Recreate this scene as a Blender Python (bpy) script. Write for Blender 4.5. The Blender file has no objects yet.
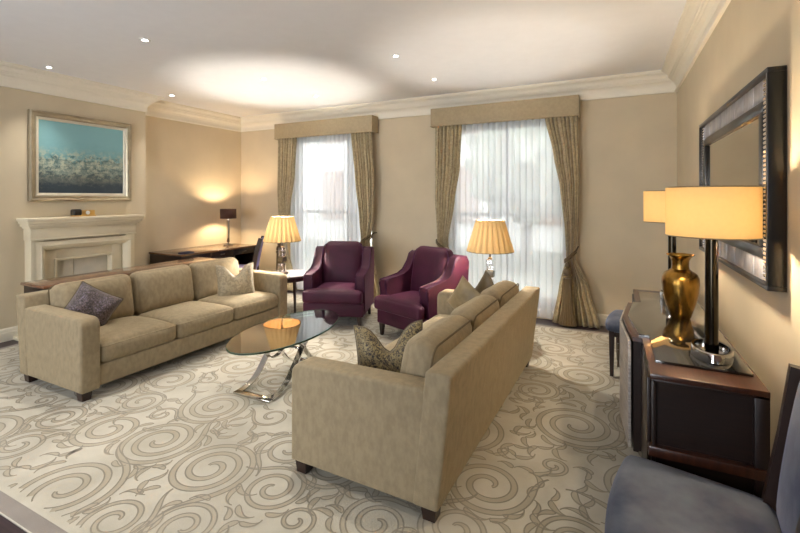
import bpy, bmesh, math, random
from math import sin, cos, pi, radians, exp, sqrt
from mathutils import Vector, Matrix
random.seed(7)
SC = bpy.context.scene
COL = SC.collection

# ------------------------------------------------------------------ materials
def s2l(c):
    return tuple(((v/255)/12.92 if v/255 <= .04045 else ((v/255+.055)/1.055)**2.4) for v in c)+(1,)

def base_mat(name):
    m = bpy.data.materials.new(name); m.use_nodes = True
    nt = m.node_tree
    return m, nt, nt.nodes['Principled BSDF']

def N(nt, t, **kw):
    n = nt.nodes.new(t)
    for k, v in kw.items():
        if k in n.inputs: n.inputs[k].default_value = v
        else: setattr(n, k, v)
    return n

def simple(name, rgb, rough=.5, metal=0, spec=.5, sheen=0, coat=0, var=.08, scale=8, bump=0, bscale=200, stretch=None, rgb2=None, sheen_tint=None, sheen_rough=.4):
    """one-colour procedural material with gentle noise variation and an optional fine bump"""
    m, nt, b = base_mat(name)
    c = s2l(rgb)
    tc = N(nt, 'ShaderNodeTexCoord')
    mp = N(nt, 'ShaderNodeMapping')
    nt.links.new(tc.outputs['Object'], mp.inputs[0])
    if stretch: mp.inputs['Scale'].default_value = stretch
    nz = N(nt, 'ShaderNodeTexNoise', Scale=scale, Detail=5.0)
    nt.links.new(mp.outputs[0], nz.inputs['Vector'])
    r = N(nt, 'ShaderNodeValToRGB')
    c2 = s2l(rgb2) if rgb2 else tuple(min(1, v*(1+var)) for v in c[:3])+(1,)
    c1 = c if rgb2 else tuple(v*(1-var) for v in c[:3])+(1,)
    r.color_ramp.elements[0].color = c1; r.color_ramp.elements[0].position = .35
    r.color_ramp.elements[1].color = c2; r.color_ramp.elements[1].position = .65
    nt.links.new(nz.outputs[0], r.inputs[0]); nt.links.new(r.outputs[0], b.inputs['Base Color'])
    b.inputs['Roughness'].default_value = rough; b.inputs['Metallic'].default_value = metal
    b.inputs['Specular IOR Level'].default_value = spec
    b.inputs['Coat Weight'].default_value = coat; b.inputs['Coat Roughness'].default_value = .08
    if sheen:
        b.inputs['Sheen Weight'].default_value = sheen; b.inputs['Sheen Roughness'].default_value = sheen_rough
        b.inputs['Sheen Tint'].default_value = s2l(sheen_tint or (255, 250, 240))
    if bump:
        n2 = N(nt, 'ShaderNodeTexNoise', Scale=bscale, Detail=3.0)
        nt.links.new(tc.outputs['Object'], n2.inputs['Vector'])
        bp = N(nt, 'ShaderNodeBump', Strength=bump, Distance=.004)
        nt.links.new(n2.outputs[0], bp.inputs['Height']); nt.links.new(bp.outputs[0], b.inputs['Normal'])
    return m

M = {}
M['wall'] = simple('wall_paper', (209, 195, 168), .85, spec=.2, var=.03, scale=3, bump=.25, bscale=260)
M['ceiling'] = simple('ceiling_paint', (240, 240, 242), .9, spec=.1, var=.01)
M['cornice'] = simple('cornice_paint', (238, 232, 216), .6, spec=.3, var=.01)
M['trim'] = simple('trim_paint', (232, 224, 205), .45, spec=.4, var=.01)
M['floor'] = simple('dark_floor_wood', (52, 38, 44), .38, var=.25, scale=6, stretch=(1, 14, 1))
M['stone'] = simple('fireplace_limestone', (226, 214, 186), .6, spec=.3, var=.04, scale=5, bump=.1, bscale=90)
M['hearth'] = simple('hearth_panel', (205, 200, 186), .6, var=.04)
M['sofa'] = simple('sofa_velvet', (144, 129, 103), .8, spec=.2, sheen=.35, var=.11, scale=30, stretch=(1, 1, .6), bump=.5, bscale=240, sheen_tint=(240, 225, 190))
M['sofa_pipe'] = simple('sofa_piping', (104, 90, 68), .8, spec=.2, var=.05)
M['burg'] = simple('burgundy_velvet', (60, 16, 38), .6, spec=.3, sheen=.24, var=.22, scale=5, bump=.2, bscale=300, sheen_tint=(175, 105, 150), sheen_rough=.3)
M['burg_pipe'] = simple('burgundy_piping', (66, 30, 60), .6, spec=.3, var=.1)
M['bluevel'] = simple('grey_blue_velvet', (54, 62, 82), .65, spec=.3, sheen=.22, scale=4, rgb2=(108, 114, 126), bump=.15, bscale=300, sheen_tint=(170, 175, 215), sheen_rough=.3)
M['purplevel'] = simple('lilac_velvet', (86, 78, 112), .7, spec=.3, sheen=.4, rgb2=(112, 104, 140), scale=6, sheen_tint=(180, 170, 220))
M['darkwood'] = simple('dark_mahogany', (26, 13, 8), .38, var=.35, scale=5, stretch=(2, 2, 22), coat=.15, rgb2=(36, 18, 11))
M['legwood'] = simple('dark_leg_wood', (42, 24, 18), .4, var=.2, scale=10, coat=.2)
M['redwood'] = simple('reddish_mahogany', (52, 25, 15), .3, var=.3, scale=4, stretch=(14, 1.5, 3), coat=.35, rgb2=(68, 35, 21))
M['tabletop'] = simple('walnut_top', (104, 70, 52), .2, var=.25, scale=4, stretch=(12, 1.2, 2), coat=.7, rgb2=(126, 88, 66))
M['deskwood'] = simple('desk_wood', (98, 72, 52), .25, var=.25, scale=4, stretch=(12, 1.2, 2), coat=.6, rgb2=(120, 90, 66))
M['chrome'] = simple('chrome', (205, 203, 200), .09, 1, var=.02)
M['chromesoft'] = simple('brushed_nickel', (120, 112, 100), .28, 1, var=.05)
M['gunmetal'] = simple('dark_bronze_pole', (62, 56, 46), .16, 1, var=.1, scale=20)
M['brass'] = simple('aged_brass', (124, 94, 44), .26, 1, var=.2, scale=9, stretch=(3, 3, 1), rgb2=(176, 134, 62), bump=.05, bscale=40)
M['gold'] = simple('clock_gold', (214, 176, 110), .3, 1, var=.1)
M['blackgloss'] = simple('black_lacquer', (11, 10, 10), .3, var=.05, coat=.15)
M['blackglass'] = simple('black_glass', (22, 22, 20), .05, var=.02, spec=.9, coat=1)
M['silverleaf'] = simple('silver_leaf', (128, 128, 134), .4, .35, rgb2=(160, 160, 168), scale=7, stretch=(1, 14, 1), bump=.1, bscale=60)
M['framesilver'] = simple('champagne_frame', (176, 164, 140), .35, .75, var=.1, scale=10)
M['framelight'] = simple('pale_slip', (222, 214, 196), .5, .2, var=.05)
M['bead'] = simple('crystal_bead', (225, 222, 222), .08, .9, var=.05)
M['palewood'] = simple('silvered_wood', (150, 140, 132), .35, .15, var=.14, scale=4, stretch=(2, 2, 40), rgb2=(184, 176, 168))
M['brownshade'] = simple('brown_lampshade', (72, 44, 32), .8, var=.05)
M['tasselm'] = simple('tassel_bronze_silk', (92, 76, 50), .55, var=.25, scale=6, stretch=(60, 60, 1), sheen=.3)
M['white'] = simple('white_paint', (228, 228, 226), .4, var=.01)
M['marble'] = simple('pale_polished_top', (160, 156, 156), .1, var=.05, scale=3, coat=.6)
M['navy'] = simple('navy_leather', (28, 36, 66), .4, var=.1)
M['blackplastic'] = simple('dark_resin', (26, 22, 20), .35, var=.1)

def curtain_mat():
    m, nt, b = base_mat('curtain_damask')
    tc = N(nt, 'ShaderNodeTexCoord')
    nz = N(nt, 'ShaderNodeTexNoise', Scale=16.0, Detail=4.0, Distortion=2.5)
    nt.links.new(tc.outputs['Object'], nz.inputs['Vector'])
    r = N(nt, 'ShaderNodeValToRGB')
    e = r.color_ramp.elements
    e[0].position = .46; e[0].color = s2l((152, 136, 104)); e[1].position = .54; e[1].color = s2l((174, 157, 122))
    nt.links.new(nz.outputs[0], r.inputs[0]); nt.links.new(r.outputs[0], b.inputs['Base Color'])
    r2 = N(nt, 'ShaderNodeMapRange'); r2.inputs['To Min'].default_value = .42; r2.inputs['To Max'].default_value = .65
    nt.links.new(nz.outputs[0], r2.inputs[0]); nt.links.new(r2.outputs[0], b.inputs['Roughness'])
    b.inputs['Sheen Weight'].default_value = .25
    return m
M['curtain'] = curtain_mat()
M['pelmet'] = simple('pelmet_damask', (170, 153, 121), .6, var=.06, scale=30, sheen=.2, bump=.1)

def sheer_mat():
    m, nt, b = base_mat('sheer_voile')
    nt.nodes.remove(b)
    out = nt.nodes['Material Output']
    tr = N(nt, 'ShaderNodeBsdfTranslucent'); tr.inputs[0].default_value = (.93, .95, 1, 1)
    df = N(nt, 'ShaderNodeBsdfDiffuse'); df.inputs[0].default_value = (.90, .92, .97, 1)
    tp = N(nt, 'ShaderNodeBsdfTransparent')
    m1 = N(nt, 'ShaderNodeMixShader'); m1.inputs[0].default_value = .35
    m2 = N(nt, 'ShaderNodeMixShader'); m2.inputs[0].default_value = .16
    nt.links.new(tr.outputs[0], m1.inputs[1]); nt.links.new(df.outputs[0], m1.inputs[2])
    nt.links.new(m1.outputs[0], m2.inputs[1]); nt.links.new(tp.outputs[0], m2.inputs[2])
    nt.links.new(m2.outputs[0], out.inputs[0])
    return m
M['sheer'] = sheer_mat()

def shade_mat(name, rgb, trans=.6, pleats=0):
    m, nt, b = base_mat(name)
    nt.nodes.remove(b); out = nt.nodes['Material Output']
    tc = N(nt, 'ShaderNodeTexCoord')
    nz = N(nt, 'ShaderNodeTexNoise', Scale=60.0, Detail=3.0)
    nt.links.new(tc.outputs['Object'], nz.inputs['Vector'])
    r = N(nt, 'ShaderNodeValToRGB'); c = s2l(rgb)
    r.color_ramp.elements[0].color = tuple(v*.92 for v in c[:3])+(1,); r.color_ramp.elements[1].color = c
    nt.links.new(nz.outputs[0], r.inputs[0])
    tr = N(nt, 'ShaderNodeBsdfTranslucent'); df = N(nt, 'ShaderNodeBsdfDiffuse')
    tr.inputs[0].default_value = s2l((255, 206, 128)); nt.links.new(r.outputs[0], df.inputs[0])
    m1 = N(nt, 'ShaderNodeMixShader'); m1.inputs[0].default_value = trans
    nt.links.new(df.outputs[0], m1.inputs[1]); nt.links.new(tr.outputs[0], m1.inputs[2])
    nt.links.new(m1.outputs[0], out.inputs[0])
    if pleats:      # doubled cloth where one pleat lies over the next lets less light through
        sp = N(nt, 'ShaderNodeSeparateXYZ'); nt.links.new(tc.outputs['Object'], sp.inputs[0])
        at = N(nt, 'ShaderNodeMath', operation='ARCTAN2'); nt.links.new(sp.outputs['Y'], at.inputs[0]); nt.links.new(sp.outputs['X'], at.inputs[1])
        mu = N(nt, 'ShaderNodeMath', operation='MULTIPLY'); mu.inputs[1].default_value = pleats; nt.links.new(at.outputs[0], mu.inputs[0])
        sn = N(nt, 'ShaderNodeMath', operation='COSINE'); nt.links.new(mu.outputs[0], sn.inputs[0])
        mr = N(nt, 'ShaderNodeMapRange'); mr.inputs['From Min'].default_value = -1; mr.inputs['From Max'].default_value = .6
        mr.inputs['To Min'].default_value = trans*1.25; mr.inputs['To Max'].default_value = trans*.3
        nt.links.new(sn.outputs[0], mr.inputs[0]); nt.links.new(mr.outputs[0], m1.inputs[0])
    return m
M['pleat'] = shade_mat('pleated_silk_shade', (238, 200, 142), .010, 22)
M['oval'] = shade_mat('cream_drum_shade', (244, 200, 140), .036)

def pane_mat(name, tint, gloss=.06, gcol=(1, 1, 1, 1)):
    """thin clear sheet: mostly transparent with a fresnel reflection"""
    m, nt, b = base_mat(name)
    nt.nodes.remove(b); out = nt.nodes['Material Output']
    tp = N(nt, 'ShaderNodeBsdfTransparent'); tp.inputs[0].default_value = tint
    gl = N(nt, 'ShaderNodeBsdfGlossy'); gl.inputs['Roughness'].default_value = .02; gl.inputs[0].default_value = gcol
    fr = N(nt, 'ShaderNodeFresnel'); fr.inputs[0].default_value = 1.5
    ma = N(nt, 'ShaderNodeMath', operation='ADD'); ma.inputs[1].default_value = gloss
    nt.links.new(fr.outputs[0], ma.inputs[0])
    mx = N(nt, 'ShaderNodeMixShader')
    nt.links.new(ma.outputs[0], mx.inputs[0]); nt.links.new(tp.outputs[0], mx.inputs[1]); nt.links.new(gl.outputs[0], mx.inputs[2])
    nt.links.new(mx.outputs[0], out.inputs[0])
    return m
M['pane'] = pane_mat('window_glass', (.97, .98, .98, 1), 0)
M['tableglass'] = pane_mat('table_glass', (.975, .99, .985, 1), .10)
M['glassedge'] = pane_mat('table_glass_edge', (.25, .52, .45, 1), .15, (.75, .95, .9, 1))
M['crystal'] = pane_mat('crystal_block', (.93, .93, .94, 1), .10)
M['mirror'] = simple('mirror_glass', (196, 190, 178), .01, 1, var=0)

def emit(name, col, s):
    m, nt, b = base_mat(name)
    b.inputs['Emission Color'].default_value = col; b.inputs['Emission Strength'].default_value = s
    return m
M['bulb'] = emit('downlight_led', (1, .95, .86, 1), 30)
M['lampbulb'] = emit('frosted_bulb', (1, .8, .5, 1), 6)

def pattern_fabric(name, ca, cb, scale, cc=None, dist=1.0, sheen=.3, lo=.47, hi=.53):
    m, nt, b = base_mat(name)
    tc = N(nt, 'ShaderNodeTexCoord')
    nz = N(nt, 'ShaderNodeTexNoise', Scale=scale, Detail=3.0, Distortion=dist)
    nt.links.new(tc.outputs['Object'], nz.inputs['Vector'])
    r = N(nt, 'ShaderNodeValToRGB'); e = r.color_ramp.elements
    e[0].position = lo; e[0].color = s2l(ca); e[1].position = hi; e[1].color = s2l(cb)
    if cc:
        k = e.new(min(.99, hi+.12)); k.color = s2l(cc)
    nt.links.new(nz.outputs[0], r.inputs[0]); nt.links.new(r.outputs[0], b.inputs['Base Color'])
    b.inputs['Roughness'].default_value = .6; b.inputs['Sheen Weight'].default_value = sheen
    return m
M['p_purple'] = pattern_fabric('purple_brown_jacquard', (44, 35, 36), (98, 84, 76), 45, (112, 98, 120), 2.5)
M['p_beige'] = pattern_fabric('beige_silk_damask', (134, 120, 94), (154, 140, 112), 22, None, 2.0)
M['p_snake'] = pattern_fabric('snake_jacquard', (44, 35, 26), (116, 98, 62), 40, (142, 126, 82), 3.0, lo=.44, hi=.5)
M['p_gold'] = simple('gold_silk', (138, 120, 86), .5, var=.2, scale=10, sheen=.3)
M['p_dark'] = simple('bronze_silk', (92, 78, 54), .5, var=.2, scale=10, sheen=.3)

def painting_mat():
    m, nt, b = base_mat('oil_painting')
    tc = N(nt, 'ShaderNodeTexCoord'); sp = N(nt, 'ShaderNodeSeparateXYZ')
    nt.links.new(tc.outputs['Generated'], sp.inputs[0])
    nz = N(nt, 'ShaderNodeTexNoise', Scale=9.0, Detail=8.0, Roughness=.75)
    mp = N(nt, 'ShaderNodeMapping'); mp.inputs['Scale'].default_value = (1, 1.0, 1.3)
    nt.links.new(tc.outputs['Generated'], mp.inputs[0]); nt.links.new(mp.outputs[0], nz.inputs['Vector'])
    # height profile: z + noise
    a = N(nt, 'ShaderNodeMath', operation='MULTIPLY_ADD'); a.inputs[1].default_value = .5
    nt.links.new(nz.outputs[0], a.inputs[0]); nt.links.new(sp.outputs['Z'], a.inputs[2])
    r = N(nt, 'ShaderNodeValToRGB'); e = r.color_ramp.elements
    e[0].position = .2; e[0].color = s2l((50, 62, 72)); e[1].position = 1.0; e[1].color = s2l((134, 184, 190))
    for p, c in ((.36, (56, 70, 78)), (.44, (98, 104, 100)), (.50, (62, 80, 84)), (.56, (128, 144, 136)), (.61, (70, 96, 98)), (.66, (140, 160, 152)), (.72, (66, 98, 100)), (.77, (120, 166, 170)), (.86, (128, 178, 184))):
        k = e.new(p); k.color = s2l(c)
    nt.links.new(a.outputs[0], r.inputs[0])
    # flecks of white in the middle band
    n2 = N(nt, 'ShaderNodeTexNoise', Scale=13.0, Detail=8.0, Roughness=.8); nt.links.new(tc.outputs['Generated'], n2.inputs['Vector'])
    fl = N(nt, 'ShaderNodeMapRange'); fl.inputs['From Min'].default_value = .47; fl.inputs['From Max'].default_value = .57
    nt.links.new(n2.outputs[0], fl.inputs[0])
    bd = N(nt, 'ShaderNodeValToRGB'); be = bd.color_ramp.elements
    be[0].position = .14; be[0].color = (0, 0, 0, 1); be[1].position = .66; be[1].color = (0, 0, 0, 1)
    k = be.new(.38); k.color = (.8, .8, .8, 1); k = be.new(.52); k.color = (.75, .75, .75, 1)
    nt.links.new(sp.outputs['Z'], bd.inputs[0])
    mu = N(nt, 'ShaderNodeMath', operation='MULTIPLY'); nt.links.new(fl.outputs[0], mu.inputs[0]); nt.links.new(bd.outputs[0], mu.inputs[1])
    mx = N(nt, 'ShaderNodeMix', data_type='RGBA'); nt.links.new(mu.outputs[0], mx.inputs['Factor'])
    nt.links.new(r.outputs[0], mx.inputs[6]); mx.inputs[7].default_value = s2l((198, 200, 176))
    nt.links.new(mx.outputs[2], b.inputs['Base Color']); b.inputs['Roughness'].default_value = .5
    bp = N(nt, 'ShaderNodeBump', Strength=.4, Distance=.004); nt.links.new(n2.outputs[0], bp.inputs['Height']); nt.links.new(bp.outputs[0], b.inputs['Normal'])
    return m
M['painting'] = painting_mat()

def rug_mat(name, a, b_, sc=3.0):
    m, nt, b = base_mat(name)
    tc = N(nt, 'ShaderNodeTexCoord')
    nz = N(nt, 'ShaderNodeTexNoise', Scale=sc, Detail=4.0); nt.links.new(tc.outputs['Object'], nz.inputs['Vector'])
    r = N(nt, 'ShaderNodeValToRGB'); e = r.color_ramp.elements
    e[0].position = .35; e[0].color = s2l(a); e[1].position = .65; e[1].color = s2l(b_)
    nt.links.new(nz.outputs[0], r.inputs[0]); nt.links.new(r.outputs[0], b.inputs['Base Color'])
    b.inputs['Roughness'].default_value = .95; b.inputs['Specular IOR Level'].default_value = .1; b.inputs['Sheen Weight'].default_value = .15
    n2 = N(nt, 'ShaderNodeTexNoise', Scale=260.0, Detail=2.0); nt.links.new(tc.outputs['Object'], n2.inputs['Vector'])
    bp = N(nt, 'ShaderNodeBump', Strength=.5, Distance=.004); nt.links.new(n2.outputs[0], bp.inputs['Height']); nt.links.new(bp.outputs[0], b.inputs['Normal'])
    return m
M['rug0'] = rug_mat('rug_cream_wool', (176, 170, 154), (194, 188, 172))
M['rug1'] = rug_mat('rug_scroll_tan', (162, 153, 133), (180, 171, 152), 1.5)
M['rug2'] = rug_mat('rug_scroll_line', (138, 130, 114), (154, 147, 134), 1.5)
M['rug3'] = rug_mat('rug_border_grey', (134, 126, 118), (146, 138, 130))
M['outgreen'] = simple('garden_leaf', (120, 124, 108), .8, var=.3, scale=3)
M['outpath'] = simple('gravel', (96, 98, 86), .9)
M['outstone'] = simple('facade_render', (186, 184, 176), .8, var=.05)

# ------------------------------------------------------------------ mesh helpers
def obj(name, bm, mat, parent=None, smooth=True, loc=None):
    me = bpy.data.meshes.new(name)
    bmesh.ops.recalc_face_normals(bm, faces=bm.faces)
    bm.to_mesh(me); bm.free()
    for mm in (mat if isinstance(mat, (list, tuple)) else [mat]): me.materials.append(mm)
    if smooth:
        me.polygons.foreach_set('use_smooth', [True]*len(me.polygons))
        me.set_sharp_from_angle(angle=radians(38))
    o = bpy.data.objects.new(name, me); COL.objects.link(o)
    if parent: o.parent = parent
    if loc: o.location = loc
    return o

def thing(name, label, cat, loc=(0, 0, 0), rz=0, group=None):
    o = bpy.data.objects.new(name, None); COL.objects.link(o)
    o.empty_display_size = .1
    o.location = loc; o.rotation_euler = (0, 0, rz)
    o['label'] = label; o['category'] = cat
    if group: o['group'] = group
    return o

def tag(o, label, cat, group=None):
    o['label'] = label; o['category'] = cat
    if group: o['group'] = group
    return o

def struct(name, bm, mat, parent=None, smooth=False):
    o = obj(name, bm, mat, parent, smooth)
    if not parent: o['kind'] = 'structure'
    return o

def B(bm, x0, x1, y0, y1, z0, z1, r=0, seg=2, mi=0):
    """box with bounds, optional bevel"""
    g = bmesh.ops.create_cube(bm, size=1)
    vs = g['verts']
    for v in vs:
        v.co = Vector(((x0+x1)/2+v.co.x*(x1-x0), (y0+y1)/2+v.co.y*(y1-y0), (z0+z1)/2+v.co.z*(z1-z0)))
    fs = list({f for v in vs for f in v.link_faces})
    for f in fs: f.material_index = mi
    if r:
        es = list({e for v in vs for e in v.link_edges})
        bmesh.ops.bevel(bm, geom=es, offset=r, segments=seg, affect='EDGES', profile=.5)
    return vs

def box(x0, x1, y0, y1, z0, z1, r=0, seg=2):
    bm = bmesh.new(); B(bm, x0, x1, y0, y1, z0, z1, r, seg); return bm

def prism(bm, pts, z0, z1, r=0, mi=0):
    lo = [bm.verts.new((p[0], p[1], z0)) for p in pts]; hi = [bm.verts.new((p[0], p[1], z1)) for p in pts]
    n = len(pts); fs = [bm.faces.new(lo[::-1]), bm.faces.new(hi)]
    for i in range(n): fs.append(bm.faces.new((lo[i], lo[(i+1) % n], hi[(i+1) % n], hi[i])))
    for f in fs: f.material_index = mi
    if r:
        es = list({e for f in fs for e in f.edges})
        bmesh.ops.bevel(bm, geom=es, offset=r, segments=2, affect='EDGES', profile=.5)

def lathe(bm, prof, seg=32, cx=0, cy=0, sx=1, sy=1, cap=True):
    rings = []
    for r, z in prof:
        rings.append([bm.verts.new((cx+r*sx*cos(2*pi*k/seg), cy+r*sy*sin(2*pi*k/seg), z)) for k in range(seg)])
    for a, b in zip(rings, rings[1:]):
        for k in range(seg): bm.faces.new((a[k], a[(k+1) % seg], b[(k+1) % seg], b[k]))
    if cap:
        bm.faces.new(rings[0][::-1]); bm.faces.new(rings[-1])

def tube(bm, pts, r, seg=8, closed=False):
    pts = [Vector(p) for p in pts]; n = len(pts); rings = []
    rr = r if isinstance(r, (list, tuple)) else [r]*n
    for i, p in enumerate(pts):
        if closed: t = pts[(i+1) % n]-pts[i-1]
        else: t = pts[min(i+1, n-1)]-pts[max(i-1, 0)]
        t.normalize()
        up = Vector((0, 0, 1)) if abs(t.z) < .9 else Vector((0, 1, 0))
        a = t.cross(up).normalized(); b = t.cross(a).normalized()
        rings.append([bm.verts.new(p+(a*cos(2*pi*k/seg)+b*sin(2*pi*k/seg))*rr[i]) for k in range(seg)])
    m = n if closed else n-1
    for i in range(m):
        a, b = rings[i], rings[(i+1) % n]
        for k in range(seg): bm.faces.new((a[k], a[(k+1) % seg], b[(k+1) % seg], b[k]))
    if not closed:
        bm.faces.new(rings[0][::-1]); bm.faces.new(rings[-1])

def taper_leg(bm, x, y, z0, z1, w0, w1, dx=0, dy=0):
    """square leg, width w0 at the foot, w1 at the top, foot offset dx,dy"""
    vs = []
    for (z, w, ox, oy) in ((z0, w0, dx, dy), (z1, w1, 0, 0)):
        vs.append([bm.verts.new((x+ox+sx*w/2, y+oy+sy*w/2, z)) for sx, sy in ((-1, -1), (1, -1), (1, 1), (-1, 1))])
    bm.faces.new(vs[0][::-1]); bm.faces.new(vs[1])
    for k in range(4): bm.faces.new((vs[0][k], vs[0][(k+1) % 4], vs[1][(k+1) % 4], vs[1][k]))
    bmesh.ops.bevel(bm, geom=list(bm.edges), offset=.003, segments=1, affect='EDGES')

def xform(bm, mat):
    bmesh.ops.transform(bm, matrix=mat, verts=bm.verts)

def cushion(w, d, h, r=.04, crown=.02, front=.0, n=12, seed=0, wr=.0):
    """upholstered block centred on the origin: rounded edges, crowned top, soft front"""
    bm = bmesh.new()
    bmesh.ops.create_cube(bm, size=2)
    bmesh.ops.subdivide_edges(bm, edges=bm.edges, cuts=n, use_grid_fill=True)
    H = Vector((w/2, d/2, h/2)); rnd = random.Random(seed)
    ph = [rnd.uniform(0, 6) for _ in range(4)]
    for v in bm.verts:
        u = Vector([sin(c*pi/2) for c in v.co])
        p = Vector((u.x*H.x, u.y*H.y, u.z*H.z))
        q = Vector([max(-H[i]+r, min(H[i]-r, p[i])) for i in range(3)])
        dd = p-q
        if dd.length > 1e-6: p = q+dd.normalized()*r
        cr = (1-u.x**4)*(1-u.y**4)
        p.z += crown*cr*(1 if u.z > 0 else -.3)*abs(u.z)
        if front and u.y < 0: p.y -= front*(1-u.x**4)*(1-u.z**2)*(-u.y)
        if wr: p.z += wr*cr*sin(9*p.x/w+ph[0])*sin(7*p.y/d+ph[1])
        v.co = p
    return bm

def welt(bm, w, d, z, r, crown=0, seg=6, rad=.005):
    """piping loop of a rounded rectangle in plan at height z"""
    pts = []
    for (cx, cy, a0) in ((w/2-r, d/2-r, 0), (-w/2+r, d/2-r, pi/2), (-w/2+r, -d/2+r, pi), (w/2-r, -d/2+r, 1.5*pi)):
        for k in range(5):
            a = a0+k*pi/8; pts.append((cx+r*cos(a), cy+r*sin(a), z))
    tube(bm, pts, rad, 6, closed=True)

def pillow_pts(s, T, chop, n=18, seed=0):
    def f(u, v, side):
        t = T*((1-abs(u)**3.2)*(1-abs(v)**3.2))**.6
        x = u*s/2*(1-.07*(1-v*v)); y = v*s/2*(1-.07*(1-u*u))
        d = exp(-(u/.40)**2)*((v+1)/2)**1.6
        y -= chop*d; t *= (1-.35*d)
        t += .006*sin(9*u+seed)*cos(7*v+seed*2)*(1-u*u)*(1-v*v)
        return Vector((x, side*t, y))
    return f

def pillow(label, mat, loc, rot, s=.42, T=.08, chop=.09, pipe=None, seed=0, group=None):
    """throw pillow standing in the local XZ plane"""
    n = 18; f = pillow_pts(s, T, chop, n, seed)
    bm = bmesh.new(); g = {}
    for side in (-1, 1):
        for i in range(n+1):
            for j in range(n+1):
                u, v = sin((2*i/n-1)*pi/2), sin((2*j/n-1)*pi/2)
                edge = i in (0, n) or j in (0, n)
                if edge and side == 1: g[(1, i, j)] = g[(-1, i, j)]; continue
                p = f(u, v, side)
                if edge: p.y = 0
                g[(side, i, j)] = bm.verts.new(p)
    for side in (-1, 1):
        for i in range(n):
            for j in range(n):
                q = [g[(side, i, j)], g[(side, i+1, j)], g[(side, i+1, j+1)], g[(side, i, j+1)]]
                try: bm.faces.new(q)
                except ValueError: pass
    t = thing('throw_pillow', label, 'pillow', loc, 0, group)
    t.rotation_euler = rot
    obj('cover', bm, mat, t)
    bm = bmesh.new(); pts = []
    for k in range(4*n):
        e, r_ = divmod(k, n); w = sin((2*r_/n-1)*pi/2)
        u, v = ((w, -1), (1, w), (-w, 1), (-1, -w))[e]
        p = f(u, v, 1); p.y = 0; pts.append(p)
    tube(bm, pts, .0055, 6, closed=True)
    obj('piping', bm, pipe or M['p_dark'], t)
    return t

# ------------------------------------------------------------------ the room
X0, X1, Y0, Y1, H = -5.92, .61, -2.2, 5.6, 2.88
BR = -5.70; BY0, BY1 = 2.16, 3.72      # chimney breast
W1 = (-4.80, -3.25); W2 = (-2.06, -.52); WZ = (.12, 2.5)

bm = bmesh.new(); B(bm, X0-.2, X1+.2, Y0-.2, Y1+.3, -.15, 0); struct('floor', bm, M['floor'])
bm = bmesh.new(); B(bm, X0-.2, X1+.2, Y0-.2, Y1+.3, H, H+.15); struct('ceiling', bm, M['ceiling'])
bm = bmesh.new(); B(bm, X0-.2, X0, Y0, Y1, 0, H); B(bm, X0-.01, BR, BY0, BY1, 0, H); struct('wall_left', bm, M['wall'])
bm = bmesh.new(); B(bm, X1, X1+.2, Y0, Y1, 0, H); struct('wall_right', bm, M['wall'])
FILL_WIN = ((-4.9, -3.3), (-2.2, -.9)); bm = bmesh.new()      # two unseen tall windows added behind the camera for soft fill daylight
for a, b in ((X0-.2, FILL_WIN[0][0]), (FILL_WIN[0][1], FILL_WIN[1][0]), (FILL_WIN[1][1], X1+.2)): B(bm, a, b, Y0-.2, Y0, 0, H)
for a, b in FILL_WIN: B(bm, a, b, Y0-.2, Y0, 0, .3); B(bm, a, b, Y0-.2, Y0, 2.6, H)
struct('wall_front', bm, M['wall'])
for k, (a, b) in enumerate(FILL_WIN):
    bm = bmesh.new()
    for q in ((a, a+.06, .3, 2.6), (b-.06, b, .3, 2.6), (a, b, .3, .37), (a, b, 2.53, 2.6), ((a+b)/2-.025, (a+b)/2+.025, .3, 2.6)): B(bm, q[0], q[1], Y0-.14, Y0-.08, q[2], q[3], .005)
    wo = struct('window_%d' % (k+3), bm, M['white'])  # added unseen windows, numbered after the seen pair
    obj('pane', box(a+.04, b-.04, Y0-.115, Y0-.11, .34, 2.56), M['pane'], wo, False)
bm = bmesh.new()
for a, b in ((X0-.2, W1[0]), (W1[1], W2[0]), (W2[1], X1+.2)): B(bm, a, b, Y1, Y1+.3, 0, H)
for w in (W1, W2):
    B(bm, w[0], w[1], Y1, Y1+.3, 0, WZ[0]); B(bm, w[0], w[1], Y1, Y1+.3, WZ[1], H)
struct('wall_back', bm, M['wall'])

# cornice: a stepped profile swept along each wall (u = distance from wall, z)
CP = [(0, 2.655), (.024, 2.655), (.028, 2.672), (.012, 2.674), (.012, 2.70), (.018, 2.73), (.034, 2.757), (.062, 2.775), (.062, 2.783), (.080, 2.785), (.080, 2.797), (.092, 2.80),
      (.097, 2.82), (.112, 2.838), (.138, 2.848), (.138, 2.856), (.16, 2.858), (.162, 2.885), (0, 2.885)]
def cornice(name, a, b, inward, miter0=1, miter1=1, prof=CP):
    """a->b along the wall foot, inward = unit normal into the room, mitred ends"""
    a = Vector(a); b = Vector(b); t = (b-a).normalized(); inn = Vector(inward)
    bm = bmesh.new(); rings = []
    for p, s in ((a, miter0), (b, -miter1)):
        rings.append([bm.verts.new((p.x+inn.x*u+t.x*u*s, p.y+inn.y*u+t.y*u*s, z)) for u, z in prof])
    n = len(prof)
    for k in range(n): bm.faces.new((rings[0][k], rings[0][(k+1) % n], rings[1][(k+1) % n], rings[1][k]))
    bm.faces.new(rings[0]); bm.faces.new(rings[1][::-1])
    return bm
segs = [('trim_1', (X0, Y1), (X1, Y1), (0, -1), 1, 1), ('trim_2', (X1, Y1), (X1, Y0), (-1, 0), 1, 1),
        ('trim_3', (X0, Y0), (X0, BY0), (1, 0), 1, 0), ('trim_4', (X0, BY1), (X0, Y1), (1, 0), 0, 1),
        ('trim_5', (BR, BY0), (BR, BY1), (1, 0), -1, -1)]
for nm, a, b, i, m0, m1 in segs: struct(nm, cornice(nm, a, b, i, m0, m1), M['cornice'])
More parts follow.
